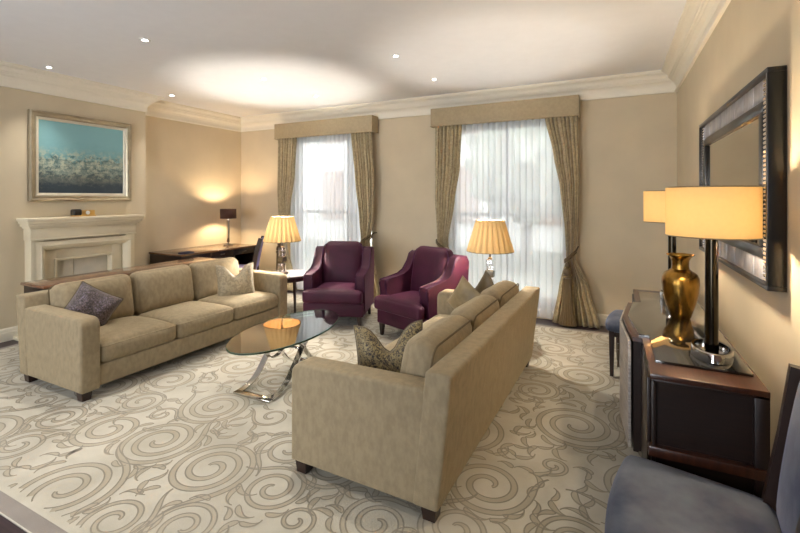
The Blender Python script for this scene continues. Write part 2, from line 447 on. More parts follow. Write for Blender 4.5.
struct('trim_6', cornice('c', (X0, BY0), (BR, BY0), (0, -1), 0, -1), M['cornice'])
BP = [(0, 0), (.02, 0), (.02, .09), (.016, .095), (.016, .115), (.008, .13), (0, .135)]
for nm, a, b, i, m0, m1 in (('baseboard_back', (X0, Y1), (X1, Y1), (0, -1), 1, 1), ('baseboard_right', (X1, Y1), (X1, Y0), (-1, 0), 1, 1),
                            ('baseboard_left', (X0, Y0), (X0, BY0), (1, 0), 1, 0)):
    struct(nm, cornice(nm, a, b, i, m0, m1, BP), M['trim'], smooth=True)
struct('baseboard_breast', cornice('b', (BR, BY0), (BR, BY1), (1, 0), -1, -1, BP), M['trim'], smooth=True)
struct('baseboard_corner', cornice('b', (X0, BY1), (X0, Y1), (1, 0), 0, 1, BP), M['trim'], smooth=True)

# windows: deep reveal, sash frame, panes
for k, w in enumerate((W1, W2)):
    yw = Y1+.2
    bm = bmesh.new()
    B(bm, w[0], w[0]+.07, yw, yw+.06, WZ[0], WZ[1], .006); B(bm, w[1]-.07, w[1], yw, yw+.06, WZ[0], WZ[1], .006)
    B(bm, w[0], w[1], yw, yw+.06, WZ[0], WZ[0]+.1, .006); B(bm, w[0], w[1], yw, yw+.06, WZ[1]-.08, WZ[1], .006)
    B(bm, w[0]+.05, w[1]-.05, yw, yw+.05, 1.24, 1.29, .006)
    if k == 0: B(bm, -3.80, -3.62, yw-.03, yw+.07, WZ[0], WZ[1], .006)
    else: B(bm, (w[0]+w[1])/2-.02, (w[0]+w[1])/2+.02, yw, yw+.05, WZ[0], WZ[1], .006)
    wo = struct('window_%d' % (k+1), bm, M['white'])
    bm = box(w[0]+.05, w[1]-.05, yw+.02, yw+.026, WZ[0]+.05, WZ[1]-.05)
    obj('pane', bm, M['pane'], wo, False)
    bm = box(w[0]-.03, w[1]+.03, Y1-.04, Y1+.21, WZ[0]-.03, WZ[0]+.0, .005)
    obj('window_sill', bm, M['white'], wo, False)

# ------------------------------------------------------------------ rug with scrolls worked into the pile
RX0, RX1, RY0, RY1, RZ = -5.45, .38, .99, 5.28, .012
ZK = [0]
def ribbon(bm, pts, w, z, mi):
    ZK[0] += 1; z = z+(ZK[0]*7 % 60)*6e-6
    """flat strip along 2-D pts, widths w[i]"""
    n = len(pts); prev = None
    for i in range(n):
        a = Vector(pts[max(i-1, 0)]); b = Vector(pts[min(i+1, n-1)]); t = (b-a)
        if t.length < 1e-6: continue
        t.normalize(); nn = Vector((-t.y, t.x)); c = Vector(pts[i])
        p, q = c+nn*w[i]/2, c-nn*w[i]/2
        ok = all(RX0+.08 < v.x < RX1-.08 and RY0+.1 < v.y < RY1-.08 for v in (p, q))
        cur = (bm.verts.new((p.x, p.y, z)), bm.verts.new((q.x, q.y, z))) if ok else None
        if prev and cur:
            f = bm.faces.new((prev[0], cur[0], cur[1], prev[1])); f.material_index = mi
        prev = cur
def scroll(bm, cx, cy, R, a0, hand, turns=1.6, W=.034, tail=.9, z=RZ):
    n = int(46*turns); pts = []
    for i in range(n+1):
        s = i/n; r = R*(.12+.88*s**.85); a = a0+hand*2*pi*turns*(s-1)
        pts.append((cx+r*cos(a), cy+r*sin(a)))
    # tail sweeping off tangentially and curling the other way
    p = Vector(pts[-1]); d = (p-Vector(pts[-2])).normalized(); ang = math.atan2(d.y, d.x)
    m = 22; st = R*tail*2.0/m
    for i in range(m):
        ang += hand*(.06-.17*(i/m))
        p = p+Vector((cos(ang), sin(ang)))*st; pts.append((p.x, p.y))
    tot = len(pts)
    w = [W*(.35+.65*min(1, i/12)) if i < tot-14 else W*max(.15, (tot-1-i)/14) for i in range(tot)]
    ribbon(bm, pts, w, z+.0006, 1)
    off = []
    for sgn in (-1, 1):
        op = []
        for i in range(tot):
            a = Vector(pts[max(i-1, 0)]); b = Vector(pts[min(i+1, tot-1)]); t = (b-a).normalized()
            nn = Vector((-t.y, t.x)); q = Vector(pts[i])+nn*sgn*w[i]/2; op.append((q.x, q.y))
        ribbon(bm, op, [.0075]*tot, z+.0012, 2)
    return pts
def leaf(bm, x, y, a, L, w, z):
    n = 12; up = []; lo = []
    for i in range(n+1):
        s = i/n; k = sin(pi*s**.6)*w*.36; aa = 1.9*s; cxx = L*sin(aa)/1.25; cyy = L*(1-cos(aa))/1.6
        up.append((cxx, cyy+k)); lo.append((cxx, cyy-k))
    tr = lambda p: (x+p[0]*cos(a)-p[1]*sin(a), y+p[0]*sin(a)+p[1]*cos(a))
    mid = [tr(((u[0]+l[0])/2, (u[1]+l[1])/2)) for u, l in zip(up, lo)]
    ribbon(bm, mid, [max(.002, u[1]-l[1]) for u, l in zip(up, lo)], z+.0008, 1)
    ribbon(bm, [tr(p) for p in up], [.006]*(n+1), z+.0015, 2); ribbon(bm, [tr(p) for p in lo], [.006]*(n+1), z+.0015, 2)
rnd = random.Random(3)
bm = bmesh.new()
B(bm, RX0, RX1, RY0, RY1, 0, RZ-.001, .004, mi=3)
q = [bm.verts.new(p) for p in ((RX0+.07, RY0+.075, RZ), (RX1-.07, RY0+.075, RZ), (RX1-.07, RY1-.07, RZ), (RX0+.07, RY1-.07, RZ))]
bm.faces.new(q)
cells = []
for it in range(14000):
    R = rnd.choice((.27, .24, .21, .17)) if it < 2500 else rnd.choice((.14, .11, .09, .06, .05))
    x, y = rnd.uniform(RX0+.15, RX1-.1), rnd.uniform(RY0+.15, RY1-.1)
    if all((x-c[0])**2+(y-c[1])**2 > ((R+c[2])*.93)**2 for c in cells): cells.append((x, y, R))
for (x, y, R) in cells:
    hand = rnd.choice((-1, 1)); a0 = rnd.uniform(0, 2*pi)
    if R > .15:
        pts = scroll(bm, x, y, R, a0, hand, 2.5 if R > .22 else 2.0, W=.032 if R > .2 else .024, tail=.6)
        for k in range(6):
            a = a0-hand*(.6+.85*k+rnd.uniform(-.2, .2)); leaf(bm, x+R*1.02*cos(a), y+R*1.02*sin(a), a+hand*.9, rnd.uniform(.08, .13), .045, RZ)
    elif R > .07:
        scroll(bm, x, y, R*.85, a0, hand, 1.3, W=.018, tail=.8)
    else:
        leaf(bm, x, y, a0, .11, .05, RZ); leaf(bm, x, y, a0+2.2, .09, .04, RZ)
bm.normal_update()
for f in bm.faces:
    if f.calc_center_median().z > RZ-.0005 and f.normal.z < 0: f.normal_flip()
me = bpy.data.meshes.new('area_rug'); bm.to_mesh(me); bm.free()
for k in ('rug0', 'rug1', 'rug2', 'rug3'): me.materials.append(M[k])
# faces are flat; make sure strips face up
o = bpy.data.objects.new('area_rug', me); COL.objects.link(o)
tag(o, 'cream wool rug woven with taupe scrolls and a grey border', 'rug')

# ------------------------------------------------------------------ downlights
spots = [(-3.685, 2.40), (-5.362, 2.45), (-5.355, 3.86), (-3.665, 3.81), (-3.65, 4.77), (-1.912, 3.76), (-1.89, 4.70)]
names = ['second from the left, nearest the camera', 'leftmost, above the painting', 'above the left wall beyond the fireplace', 'in the middle of the bright ceiling glow',
         'nearest the left window', 'nearest the camera right of the glow', 'between the two windows near the cornice']
extra = [(-1.9, 2.4), (-5.36, .9), (-3.68, .9), (-1.9, .9), (-3.68, -.7), (-1.9, -.7)]  # unseen beams without fittings, added outside the view as fill light
def spot_light(x, y, e):
    if x < -5 or y > 4.6: e *= .6
    l = bpy.data.lights.new('downlight_beam', 'SPOT'); l.energy = e; l.spot_size = radians(76); l.spot_blend = 1; l.color = (1, .94, .85); l.shadow_soft_size = .04
    lo = bpy.data.objects.new('downlight_beam', l); COL.objects.link(lo); lo.location = (x, y, H-.02)
for (x, y), nm in zip(spots, names):
    t = thing('recessed_downlight', 'small round recessed ceiling downlight, '+nm, 'ceiling light', (x, y, H), 0, 'recessed ceiling downlights')
    bm = bmesh.new(); lathe(bm, [(.030, -.001), (.030, -.006), (.044, -.004), (.046, .001)], 24, cap=False); obj('trim_ring', bm, M['white'], t)
    bm = bmesh.new(); lathe(bm, [(.016, -.004), (.016, .001)], 20); obj('bulb', bm, M['bulb'], t)
    spot_light(x, y, 75)
for x, y in extra: spot_light(x, y, 75)

# ------------------------------------------------------------------ curtains
def lerp(tab, z):
    for (z0, v0), (z1, v1) in zip(tab, tab[1:]):
        if z0 >= z >= z1:
            s = (z0-z)/(z0-z1); s = s*s*(3-2*s)*.5+s*.5
            return v0+(v1-v0)*s
    return tab[-1][1] if z < tab[-1][0] else tab[0][1]
def drape(L, R, y, nf, zt, zb, amp, nz=44, seed=0, noisy=.3):
    """pleated cloth between the edge tables L(z), R(z)"""
    rr = random.Random(seed); ph = [rr.uniform(-.5, .5) for _ in range(nf+2)]
    bm = bmesh.new(); nu = nf*10; rows = []
    for j in range(nz+1):
        z = zt+(zb-zt)*j/nz; xl, xr = lerp(L, z), lerp(R, z); row = []
        wid = xr-xl
        for i in range(nu+1):
            u = i/nu; k = u*nf; pi_ = ph[int(k)]*(1-(k % 1))+ph[int(k)+1]*(k % 1)
            a = 2*pi*k+noisy*3*pi_*(zt-z)/2.4
            am = amp(z) if callable(amp) else amp
            yy = y+am*(sin(a)+.25*sin(2.3*a+seed))*(1+.5*pi_)
            xx = xl+wid*u+.25*wid/nf*cos(a)*.6
            row.append(bm.verts.new((xx, yy, z)))
        rows.append(row)
    for a, b in zip(rows, rows[1:]):
        for i in range(nu): bm.faces.new((a[i], a[i+1], b[i+1], b[i]))
    return bm
def curtain(label, L, R, y, nf, ztie, seed, side, tassel=True):
    zt = 2.47
    def amp(z): return .022+.02*exp(-((z-ztie)/.25)**2)+(.018 if z < ztie-.3 else 0)*min(1, (ztie-.3-z)/.3)
    t = thing('curtain', label, 'curtain', (0, 0, 0), 0, 'tied back damask curtains')
    o = obj('drape', drape(L, R, y, nf, zt, .015, amp, seed=seed), M['curtain'], t)
    md = o.modifiers.new('thick', 'SOLIDIFY'); md.thickness = .004
    xl, xr = lerp(L, ztie), lerp(R, ztie); xc = (xl+xr)/2; hw = (xr-xl)/2+.015
    # rope tieback: loops round the gathered cloth, rises to a hook on the wall side
    bm = bmesh.new()
    for off in (0, .022):
        pts = []
        for k in range(30):
            a = 2*pi*k/30; s = side*cos(a)
            pts.append((xc+hw*cos(a), y+.085*sin(a), ztie+off+.06*max(-1, min(1, s))+.004*sin(k*4)))
        tube(bm, pts, .011, 8, closed=True)
    tube(bm, [(xc+side*hw, y+.02, ztie+.08), (xc+side*(hw+.01), y+.08, ztie+.11), (xc+side*(hw+.012), Y1-.01, ztie+.11)], .009, 8)
    tb = obj('tieback', bm, M['tasselm'], t)
    if tassel:
        bm = bmesh.new(); tx = xc-side*hw*.35; ty = y-.105
        lathe(bm, [(.006, ztie-.04), (.02, ztie-.06), (.03, ztie-.09), (.02, ztie-.115), (.034, ztie-.125), (.046, ztie-.16), (.046, ztie-.185), (.03, ztie-.19), (.05, ztie-.2), (.052, ztie-.225), (.04, ztie-.23)], 20, tx, ty)
        n = 40; rings = []
        for zz, rr in ((ztie-.225, .036), (ztie-.4, .040), (ztie-.6, .052), (.035, .085)):
            rings.append([bm.verts.new((tx+rr*(1+.14*(k % 2))*cos(2*pi*k/n)*1.1, ty+rr*.75*(1+.14*(k % 2))*sin(2*pi*k/n), zz)) for k in range(n)])
        for a, b in zip(rings, rings[1:]):
            for k in range(n): bm.faces.new((a[k], a[(k+1) % n], b[(k+1) % n], b[k]))
        bm.faces.new(rings[-1]); obj('tassel', bm, M['tasselm'], t)
    return t
YC = 5.43
curtain('gold damask curtain tied back left of the left window', [(2.5, -4.92), (1.6, -4.93), (.85, -4.86), (.0, -4.95)], [(2.5, -4.54), (1.9, -4.58), (1.3, -4.68), (.85, -4.78), (.3, -4.62), (0, -4.55)], YC, 7, .85, 1, -1)
curtain('gold damask curtain tied back right of the left window, behind an armchair', [(2.5, -3.52), (1.75, -3.44), (1.2, -3.36), (.85, -3.31), (.4, -3.45), (0, -3.5)], [(2.5, -3.17), (1.75, -3.12), (1.2, -3.13), (.85, -3.19), (.4, -3.08), (0, -3.0)], YC, 7, .87, 2, 1)
curtain('gold damask curtain tied back left of the right window', [(2.5, -2.18), (1.5, -2.18), (.85, -2.13), (.4, -2.2), (0, -2.25)], [(2.5, -1.80), (1.9, -1.83), (1.47, -1.90), (.85, -2.0), (.4, -1.9), (0, -1.85)], YC, 7, .85, 3, -1)
curtain('gold damask curtain tied back right of the right window with a long tassel', [(2.5, -.77), (2.0, -.66), (1.6, -.585), (1.1, -.53), (.80, -.515), (.45, -.60), (0, -.68)],
        [(2.5, -.40), (1.7, -.375), (1.2, -.385), (.80, -.42), (.45, -.28), (0, -.16)], YC, 8, .80, 4, 1)
for nm, a, b, sd in (('left', W1[0]+.02, W1[1]-.02, 11), ('right', W2[0]+.02, W2[1]-.02, 12)):
    o = obj('sheer_curtain', drape([(2.5, a), (0, a)], [(2.5, b), (0, b)], Y1-.045 if 0 else 5.558, 19, 2.47, .02, .017, nz=10, seed=sd, noisy=.15), M['sheer'])
    tag(o, 'white pleated voile sheer hanging across the %s window' % nm, 'sheer curtain', 'voile sheers')
for nm, a, b in (('left', -4.96, -3.13), ('right', -2.22, -.375)):
    bm = bmesh.new()
    B(bm, a, b, 5.39, 5.41, 2.45, 2.69, .004); B(bm, a, a+.02, 5.405, Y1-.02, 2.45, 2.69, .004); B(bm, b-.02, b, 5.405, Y1-.02, 2.45, 2.69, .004)
    B(bm, a, b, 5.405, Y1-.03, 2.675, 2.69)
    t = thing('pelmet', 'flat damask covered box pelmet above the %s window' % nm, 'pelmet', (0, 0, 0), 0, 'box pelmets')
    obj('board', bm, M['pelmet'], t)
    bm = bmesh.new(); tube(bm, [(a, 5.59, 2.452), (a-.002, 5.388, 2.452), (b+.002, 5.388, 2.452), (b, 5.59, 2.452)], .006, 8); obj('piping', bm, M['curtain'], t)

# ------------------------------------------------------------------ fireplace
t = thing('fireplace', 'pale carved stone fireplace with moulded mantel under the painting', 'fireplace', (BR+.001, 2.93, 0))
def S(bm, y0, y1, z0, z1, x0, x1, r=.004): B(bm, x0, x1, y0, y1, z0, z1, r)
bm = bmesh.new()
for y0, y1, z0, z1, x1 in ((-.63, .63, 1.245, 1.28, .235), (-.615, .615, 1.215, 1.248, .22), (-.60, .60, 1.185, 1.218, .195), (-.58, .58, 1.165, 1.188, .17)):
    S(bm, y0, y1, z0, z1, 0, x1, .007)
obj('mantel_shelf', bm, M['stone'], t)
bm = bmesh.new()
S(bm, -.565, .565, 1.045, 1.17, 0, .145)
S(bm, -.555, -.44, 0, 1.05, 0, .135); S(bm, .44, .555, 0, 1.05, 0, .135)
S(bm, -.565, .565, 1.035, 1.055, 0, .16, .006)
obj('surround', bm, M['stone'], t)
# bolection moulding
bm = bmesh.new()
prof = [(0, .03), (.03, .035), (.045, .05), (.06, .04), (.085, .02), (.1, -.03)]    # inward distance, extra depth
path = lambda d: [(-.52+d, 0), (-.52+d, 1.02-d), (.52-d, 1.02-d), (.52-d, 0)]
prev = None
for d, ex in prof:
    row = [bm.verts.new((.135+ex, y, z)) for y, z in path(d)]
    if prev:
        for i in range(3): bm.faces.new((prev[i], prev[i+1], row[i+1], row[i]))
    prev = row
obj('moulding', bm, M['stone'], t)
bm = bmesh.new()
S(bm, -.43, -.30, 0, .93, 0, .08); S(bm, .30, .43, 0, .93, 0, .08); S(bm, -.31, .31, .81, .93, 0, .079)
S(bm, -.315, -.29, 0, .815, .0, .095); S(bm, .29, .315, 0, .815, .0, .095); S(bm, -.30, .30, .79, .815, .0, .094)
obj('slips', bm, M['stone'], t)
bm = bmesh.new(); S(bm, -.30, -.09, 0, .80, 0, .012, .002); S(bm, -.085, .30, 0, .80, 0, .009, .002); obj('hearth_panel', bm, M['hearth'], t)
bm = bmesh.new(); B(bm, 0, .30, -.66, .66, 0, .035, .006); obj('hearth_slab', bm, M['stone'], t)

# mantel clock
t = thing('mantel_clock', 'small gold and dark carriage clock lying on the mantel', 'clock', (-5.58, 2.89, 1.281))
bm = bmesh.new(); B(bm, -.04, .04, -.115, .12, .0, .014, .003); B(bm, -.035, .035, -.04, .11, .012, .072, .006); obj('case', bm, M['gold'], t)
bm = bmesh.new(); B(bm, -.045, .045, -.12, -.03, .008, .085, .02, 3); obj('dark_end', bm, M['blackplastic'], t)
bm = bmesh.new(); lathe(bm, [(.022, 0), (.022, .006), (.018, .008)], 20); xform(bm, Matrix.Translation((.034, .03, .042)) @ Matrix.Rotation(pi/2, 4, 'Y')); obj('dial', bm, M['white'], t)

# painting
t = thing('framed_painting', 'large teal abstract harbour painting in a champagne frame over the mantel', 'painting', (BR+.002, 2.952, 1.457))
PW, PH, F = 1.10, 1.0, .085
for nm, d0, d1, x1, mt in (('frame', 0, .07, .05, 'framesilver'), ('slip', .062, .095, .032, 'framelight')):
    bm = bmesh.new()
    a, b, z0, z1 = -PW/2+d0, PW/2-d0, d0, PH-d0; w = d1-d0
    prof = [(0, 0), (0, x1*.8), (w*.25, x1), (w*.5, x1*.8), (w*.75, x1*.85), (w, x1*.45), (w, 0)]
    rows = []
    for d, x in prof: rows.append([bm.verts.new((x, y, z)) for y, z in ((a+d, z0+d), (b-d, z0+d), (b-d, z1-d), (a+d, z1-d))])
    for p, q in zip(rows, rows[1:]):
        for k in range(4): bm.faces.new((p[k], p[(k+1) % 4], q[(k+1) % 4], q[k]))
    obj(nm, bm, M[mt], t, False)
bm = box(.004, .014, -PW/2+.09, PW/2-.09, .09, PH-.09); obj('canvas', bm, M['painting'], t, False)

# ------------------------------------------------------------------ sofas
def sofa(label, loc, rz, L, D, seed):
    """front is local -Y, length along X; base centre at loc"""
    t = thing('sofa', label, 'sofa', loc, rz, 'matching beige velvet sofas')
    A = .14; f = -D/2; bk = D/2; hz = .07
    for s in (-1, 1):
        bm = bmesh.new()
        x0, x1 = sorted((s*L/2, s*(L/2-A)))
        # side profile with a rounded front shoulder, swept over the arm thickness
        prof = [(f, hz), (f, .535)]+[(f+.065-.065*cos(a), .535+.065*sin(a)) for a in (pi/8, pi/4, 3*pi/8, pi/2)]+[(bk-.10, .612), (bk-.06, .60), (bk-.005, hz)]
        lo = [bm.verts.new((x0, y, z)) for y, z in prof]; hi = [bm.verts.new((x1, y, z)) for y, z in prof]
        n = len(prof); bm.faces.new(lo); bm.faces.new(hi[::-1])
        for k in range(n): bm.faces.new((lo[k], hi[k], hi[(k+1) % n], lo[(k+1) % n]))
        es = [e for e in bm.edges if abs(e.verts[0].co.x-e.verts[1].co.x) < 1e-5]
        bmesh.ops.bevel(bm, geom=es, offset=.018, segments=3, affect='EDGES', profile=.5)
        obj('arm', bm, M['sofa'], t)
    # raked back frame
    bm = bmesh.new(); B(bm, -L/2-.004, L/2+.004, bk-.13, bk, hz, .70, .018, 3)
    for v in bm.verts:
        if v.co.z > .3: v.co.y += .07*(v.co.z-.06)/.64*(1 if v.co.y > bk-.06 else .95)
        else: v.co.y += .0
    bmf = obj('back_frame', bm, M['sofa'], t)
    bm = bmesh.new(); B(bm, -L/2+A-.01, L/2-A+.01, f+.02, bk-.1, hz+.005, .235, .015, 3); obj('front_rail', bm, M['sofa'], t)
    # seat deck stays inside the rail; cushions
    n = 3; w = (L-2*A)/n
    for k in range(n):
        cx = -L/2+A+w*(k+.5)
        ds = D-.26
        bm = cushion(w-.006, ds+.02, .15, .045, .035, .012, seed=seed+k, wr=.004)
        xform(bm, Matrix.Translation((cx, f+.012+ds/2, .31)))
        c = obj('seat_cushion', bm, M['sofa'], t)
        bm = bmesh.new(); welt(bm, w-.012, ds+.012, 0, .04, rad=.004); xform(bm, Matrix.Translation((cx, f+.012+ds/2, .365)))
        obj('piping', bm, M['sofa'], c)
        bm = cushion(w-.01, .43, .175, .075, .05, .0, seed=seed+9+k, wr=.006)
        xform(bm, Matrix.Translation((cx, bk-.185, .56)) @ Matrix.Rotation(radians(80), 4, 'X'))
        c = obj('back_cushion', bm, M['sofa'], t)
        bm = bmesh.new(); welt(bm, w-.03, .41, 0, .05, rad=.005)
        xform(bm, Matrix.Translation((cx, bk-.185, .56)) @ Matrix.Rotation(radians(80), 4, 'X') @ Matrix.Translation((0, 0, -.068)))
        obj('piping', bm, M['sofa_pipe'], c)
    for sx in (-1, 1):
        for sy in (-1, 1):
            bm = bmesh.new(); taper_leg(bm, sx*(L/2-.055), sy*(D/2-.055), .002, .078, .062, .078); obj('leg', bm, M['legwood'], t)
    return t
RF = RZ  # furniture standing on the rug
sofa('three seat beige velvet sofa facing right, back to the fireplace, near the left wall', (-3.865, 2.86, RF), radians(90), 2.2, .86, 1)
sofa('three seat beige velvet sofa in the foreground seen from behind', (-1.115, 2.90, RF), radians(-91.4), 2.16, .86, 20)

# pillows
pillow('purple brown patterned pillow slumped in the near corner of the left sofa', M['p_purple'], (-3.93, 2.09, .565), (radians(-16), radians(33), radians(62)), .345, .11, .0, seed=1)
pillow('pale beige damask pillow at the far end of the left sofa', M['p_beige'], (-3.80, 3.52, .56), (radians(-20), radians(0), radians(56)), .40, .075, .13, M['p_beige'], seed=2)
pillow('dark snakeskin patterned pillow with a chopped top on the near end of the foreground sofa', M['p_snake'], (-1.18, 2.25, .55), (radians(-12), radians(-6), radians(22)), .41, .065, .15, seed=3)
pillow('gold beige silk pillow at the far end of the foreground sofa', M['p_gold'], (-1.13, 3.58, .60), (radians(12), radians(38), radians(-10)), .33, .07, .0, M['p_gold'], seed=4)
pillow('dark bronze pillow leaning behind the gold one on the foreground sofa', M['p_dark'], (-.985, 3.76, .62), (radians(10), radians(40), radians(-20)), .34, .05, .04, seed=5)

# ------------------------------------------------------------------ armchairs
def armchair(label, loc, rz, seed):
    t = thing('armchair', label, 'armchair', loc, rz, 'burgundy velvet armchairs')
    W, D = .72, .74; f = -D/2; b = D/2; A = .115
    for s in (-1, 1):
        bm = bmesh.new()
        x0, x1 = sorted((s*W/2, s*(W/2-A)))
        prof = [(f+.12, .14), (f+.12, .40), (f+.08, .56), (f+.09, .595), (f+.15, .605), (f+.36, .615), (f+.45, .66), (f+.50, .76), (f+.54, .845), (f+.60, .87), (b-.02, .86), (b+.02, .80), (b-.03, .14)]
        lo = [bm.verts.new((x0, y, z)) for y, z in prof]; hi = [bm.verts.new((x1, y, z)) for y, z in prof]
        n = len(prof); bm.faces.new(lo); bm.faces.new(hi[::-1])
        for k in range(n): bm.faces.new((lo[k], hi[k], hi[(k+1) % n], lo[(k+1) % n]))
        es = [e for e in bm.edges if abs(e.verts[0].co.x-e.verts[1].co.x) < 1e-5]
        bmesh.ops.bevel(bm, geom=es, offset=.022, segments=3, affect='EDGES', profile=.5)
        a = obj('arm', bm, M['burg'], t)
        bm = bmesh.new()
        pts = [(s*(W/2-A+.012), y-.004, z+.002) for y, z in prof[1:10]]; tube(bm, pts, .005, 6)
        pts = [(s*(W/2-.012), y-.004, z+.002) for y, z in prof[1:10]]; tube(bm, pts, .005, 6)
        obj('piping', bm, M['burg_pipe'], a)
    bm = bmesh.new(); B(bm, -W/2+.01, W/2-.01, f+.045, b-.03, .135, .285, .015, 3); obj('base_rail', bm, M['burg'], t)
    bm = bmesh.new(); B(bm, -W/2+.03, W/2-.03, b-.11, b+.02, .15, .86, .03, 3)
    obj('back_frame', bm, M['burg'], t)
    bm = cushion(W-.03, D-.17, .14, .035, .03, .01, seed=seed)
    for v in bm.verts:       # T-shaped: narrows between the arms
        if v.co.y > -.20: v.co.x *= (W-2*A-.005)/(W-.03)
    xform(bm, Matrix.Translation((0, f+(D-.17)/2-.015, .36))); c = obj('seat_cushion', bm, M['burg'], t)
    bm = cushion(W-2*A+.02, .56, .15, .05, .05, 0, seed=seed+3)
    for v in bm.verts:       # rounded shoulders at the top
        if v.co.y > .12: v.co.x *= 1-.9*((v.co.y-.12)/.16)**2*.22
    xform(bm, Matrix.Translation((0, b-.185, .66)) @ Matrix.Rotation(radians(80), 4, 'X')); c = obj('back_cushion', bm, M['burg'], t)
    bm = bmesh.new(); w = W-2*A+.006; pts = []
    for k in range(33):
        s = k/32
        if s < .3: p = (-w/2, -.26+s/.3*.42)
        elif s > .7: p = (w/2, .16-(s-.7)/.3*.42)
        else:
            a = (s-.3)/.4*pi; p = (-w/2*cos(a)*(abs(cos(a))**-.45 if abs(cos(a)) > .01 else 1), .16+.105*sin(a)**.6)
        pts.append((p[0], p[1], .058))
    tube(bm, pts, .006, 6); xform(bm, Matrix.Translation((0, b-.185, .66)) @ Matrix.Rotation(radians(80), 4, 'X')); obj('piping', bm, M['burg_pipe'], c)
    for sx in (-1, 1):
        for sy in (-1, 1):
            bm = bmesh.new(); taper_leg(bm, sx*(W/2-.06), sy*(D/2-.07)+(0 if sy > 0 else .01), .002, .14, .03, .052, sx*.005, .03 if sy > 0 else 0); obj('leg', bm, M['legwood'], t)
    return t
armchair('burgundy velvet armchair on the left, beside the round side table', (-2.98, 4.36, RF), radians(20), 40)
armchair('burgundy velvet armchair turned left, between the windows and the foreground sofa', (-1.875, 4.28, RF), radians(-20), 50)

# ------------------------------------------------------------------ side tables + pleated lamps
def side_table(label, loc, r, hgt, topm, rot):
    t = thing('side_table', label, 'side table', loc, rot, 'round side tables')
    bm = bmesh.new(); lathe(bm, [(r-.01, hgt-.022), (r, hgt-.016), (r, hgt-.006), (r-.006, hgt)], 48); obj('table_top', bm, M['legwood'], t)
    bm = bmesh.new(); lathe(bm, [(r-.012, hgt), (r-.014, hgt+.003)], 48); obj('inlay', bm, topm, t)
    bm = bmesh.new(); lathe(bm, [(r-.045, hgt-.07), (r-.035, hgt-.07), (r-.035, hgt-.02), (r-.045, hgt-.02)], 40); obj('apron', bm, M['legwood'], t)
    for k in range(4):
        a = k*pi/2+pi/4; bm = bmesh.new(); taper_leg(bm, (r-.055)*cos(a), (r-.055)*sin(a), .002, hgt-.02, .02, .036, .02*cos(a), .02*sin(a)); obj('leg', bm, M['legwood'], t)
    return t
def pleated_lamp(label, loc, power):
    t = thing('table_lamp', label, 'lamp', loc, 0, 'pleated table lamps')
    z = 0
    bm = bmesh.new(); B(bm, -.055, .055, -.055, .055, 0, .018, .004); obj('base', bm, M['chromesoft'], t)
    bm = bmesh.new(); B(bm, -.036, .036, -.036, .036, .018, .13, .006); obj('crystal_block', bm, M['crystal'], t)
    bm = bmesh.new(); B(bm, -.012, .012, -.012, .012, .13, .16, .002); B(bm, -.038, .038, -.038, .038, .155, .215, .003)
    for k in range(5): B(bm, -.04, .04, -.04, .04, .160+k*.011, .164+k*.011)
    obj('metal_collar', bm, M['chromesoft'], t)
    bm = bmesh.new(); B(bm, -.034, .034, -.034, .034, .215, .33, .006); obj('crystal_block', bm, M['crystal'], t)
    bm = bmesh.new(); lathe(bm, [(.022, .33), (.022, .345), (.012, .35), (.012, .43), (.018, .435), (.018, .48), (.008, .49)], 20)
    tube(bm, [(0, 0, .53), (0, 0, .725)], .003, 6); obj('stem', bm, M['chrome'], t)
    bm = bmesh.new(); bmesh.ops.create_uvsphere(bm, u_segments=16, v_segments=10, radius=.017); xform(bm, Matrix.Translation((0, 0, .512))); obj('bulb', bm, M['lampbulb'], t)
    # knife pleats
    bm = bmesh.new(); n = 22; per = 8; rows = []
    zz = [(.41, .226), (.415, .228), (.56, .185), (.715, .140), (.72, .139)]
    for z_, r in zz:
        row = []
        for k in range(n*per):
            a = 2*pi*k/(n*per); ph = (k % per)/per
            rr = r*(1+.06*(abs(sin(pi*ph))**.7-.5)); row.append(bm.verts.new((rr*cos(a), rr*sin(a), z_)))
        rows.append(row)
    for a, b in zip(rows, rows[1:]):
        m = len(a)
        for k in range(m): bm.faces.new((a[k], a[(k+1) % m], b[(k+1) % m], b[k]))
    sh = obj('lamp_shade', bm, M['pleat'], t)
    bm = bmesh.new()
    for z_, r in ((.412, .231), (.718, .142)):
        bm = bmesh.new(); tube(bm, [(r*cos(2*pi*k/48), r*sin(2*pi*k/48), z_) for k in range(48)], .004, 6, closed=True)
        if z_ > .5:
            for k in range(3): tube(bm, [(0, 0, .715), (.14*cos(k*2.094), .14*sin(k*2.094), .715)], .002, 5)
        obj('trim_ring', bm, M['p_gold'], sh)
    l = bpy.data.lights.new('lamp_glow', 'POINT'); l.energy = power; l.color = (1, .92, .80); l.shadow_soft_size = .026
    lo = bpy.data.objects.new('lamp_glow', l); COL.objects.link(lo); lo.location = (loc[0], loc[1], loc[2]+.512)
    return t
side_table('round dark side table with pale top between the left sofa and left armchair', (-3.74, 4.29, RF), .30, .52, M['marble'], radians(18))
side_table('round side table with pale top behind the far end of the foreground sofa', (-1.12, 4.28, RF), .26, .535, M['marble'], radians(10))
pleated_lamp('pleated cream lamp with crystal stem on the left side table', (-3.78, 4.25, RF+.525), 165)
pleated_lamp('pleated cream lamp with crystal stem behind the foreground sofa, before the right window', (-1.12, 4.28, RF+.54), 78)

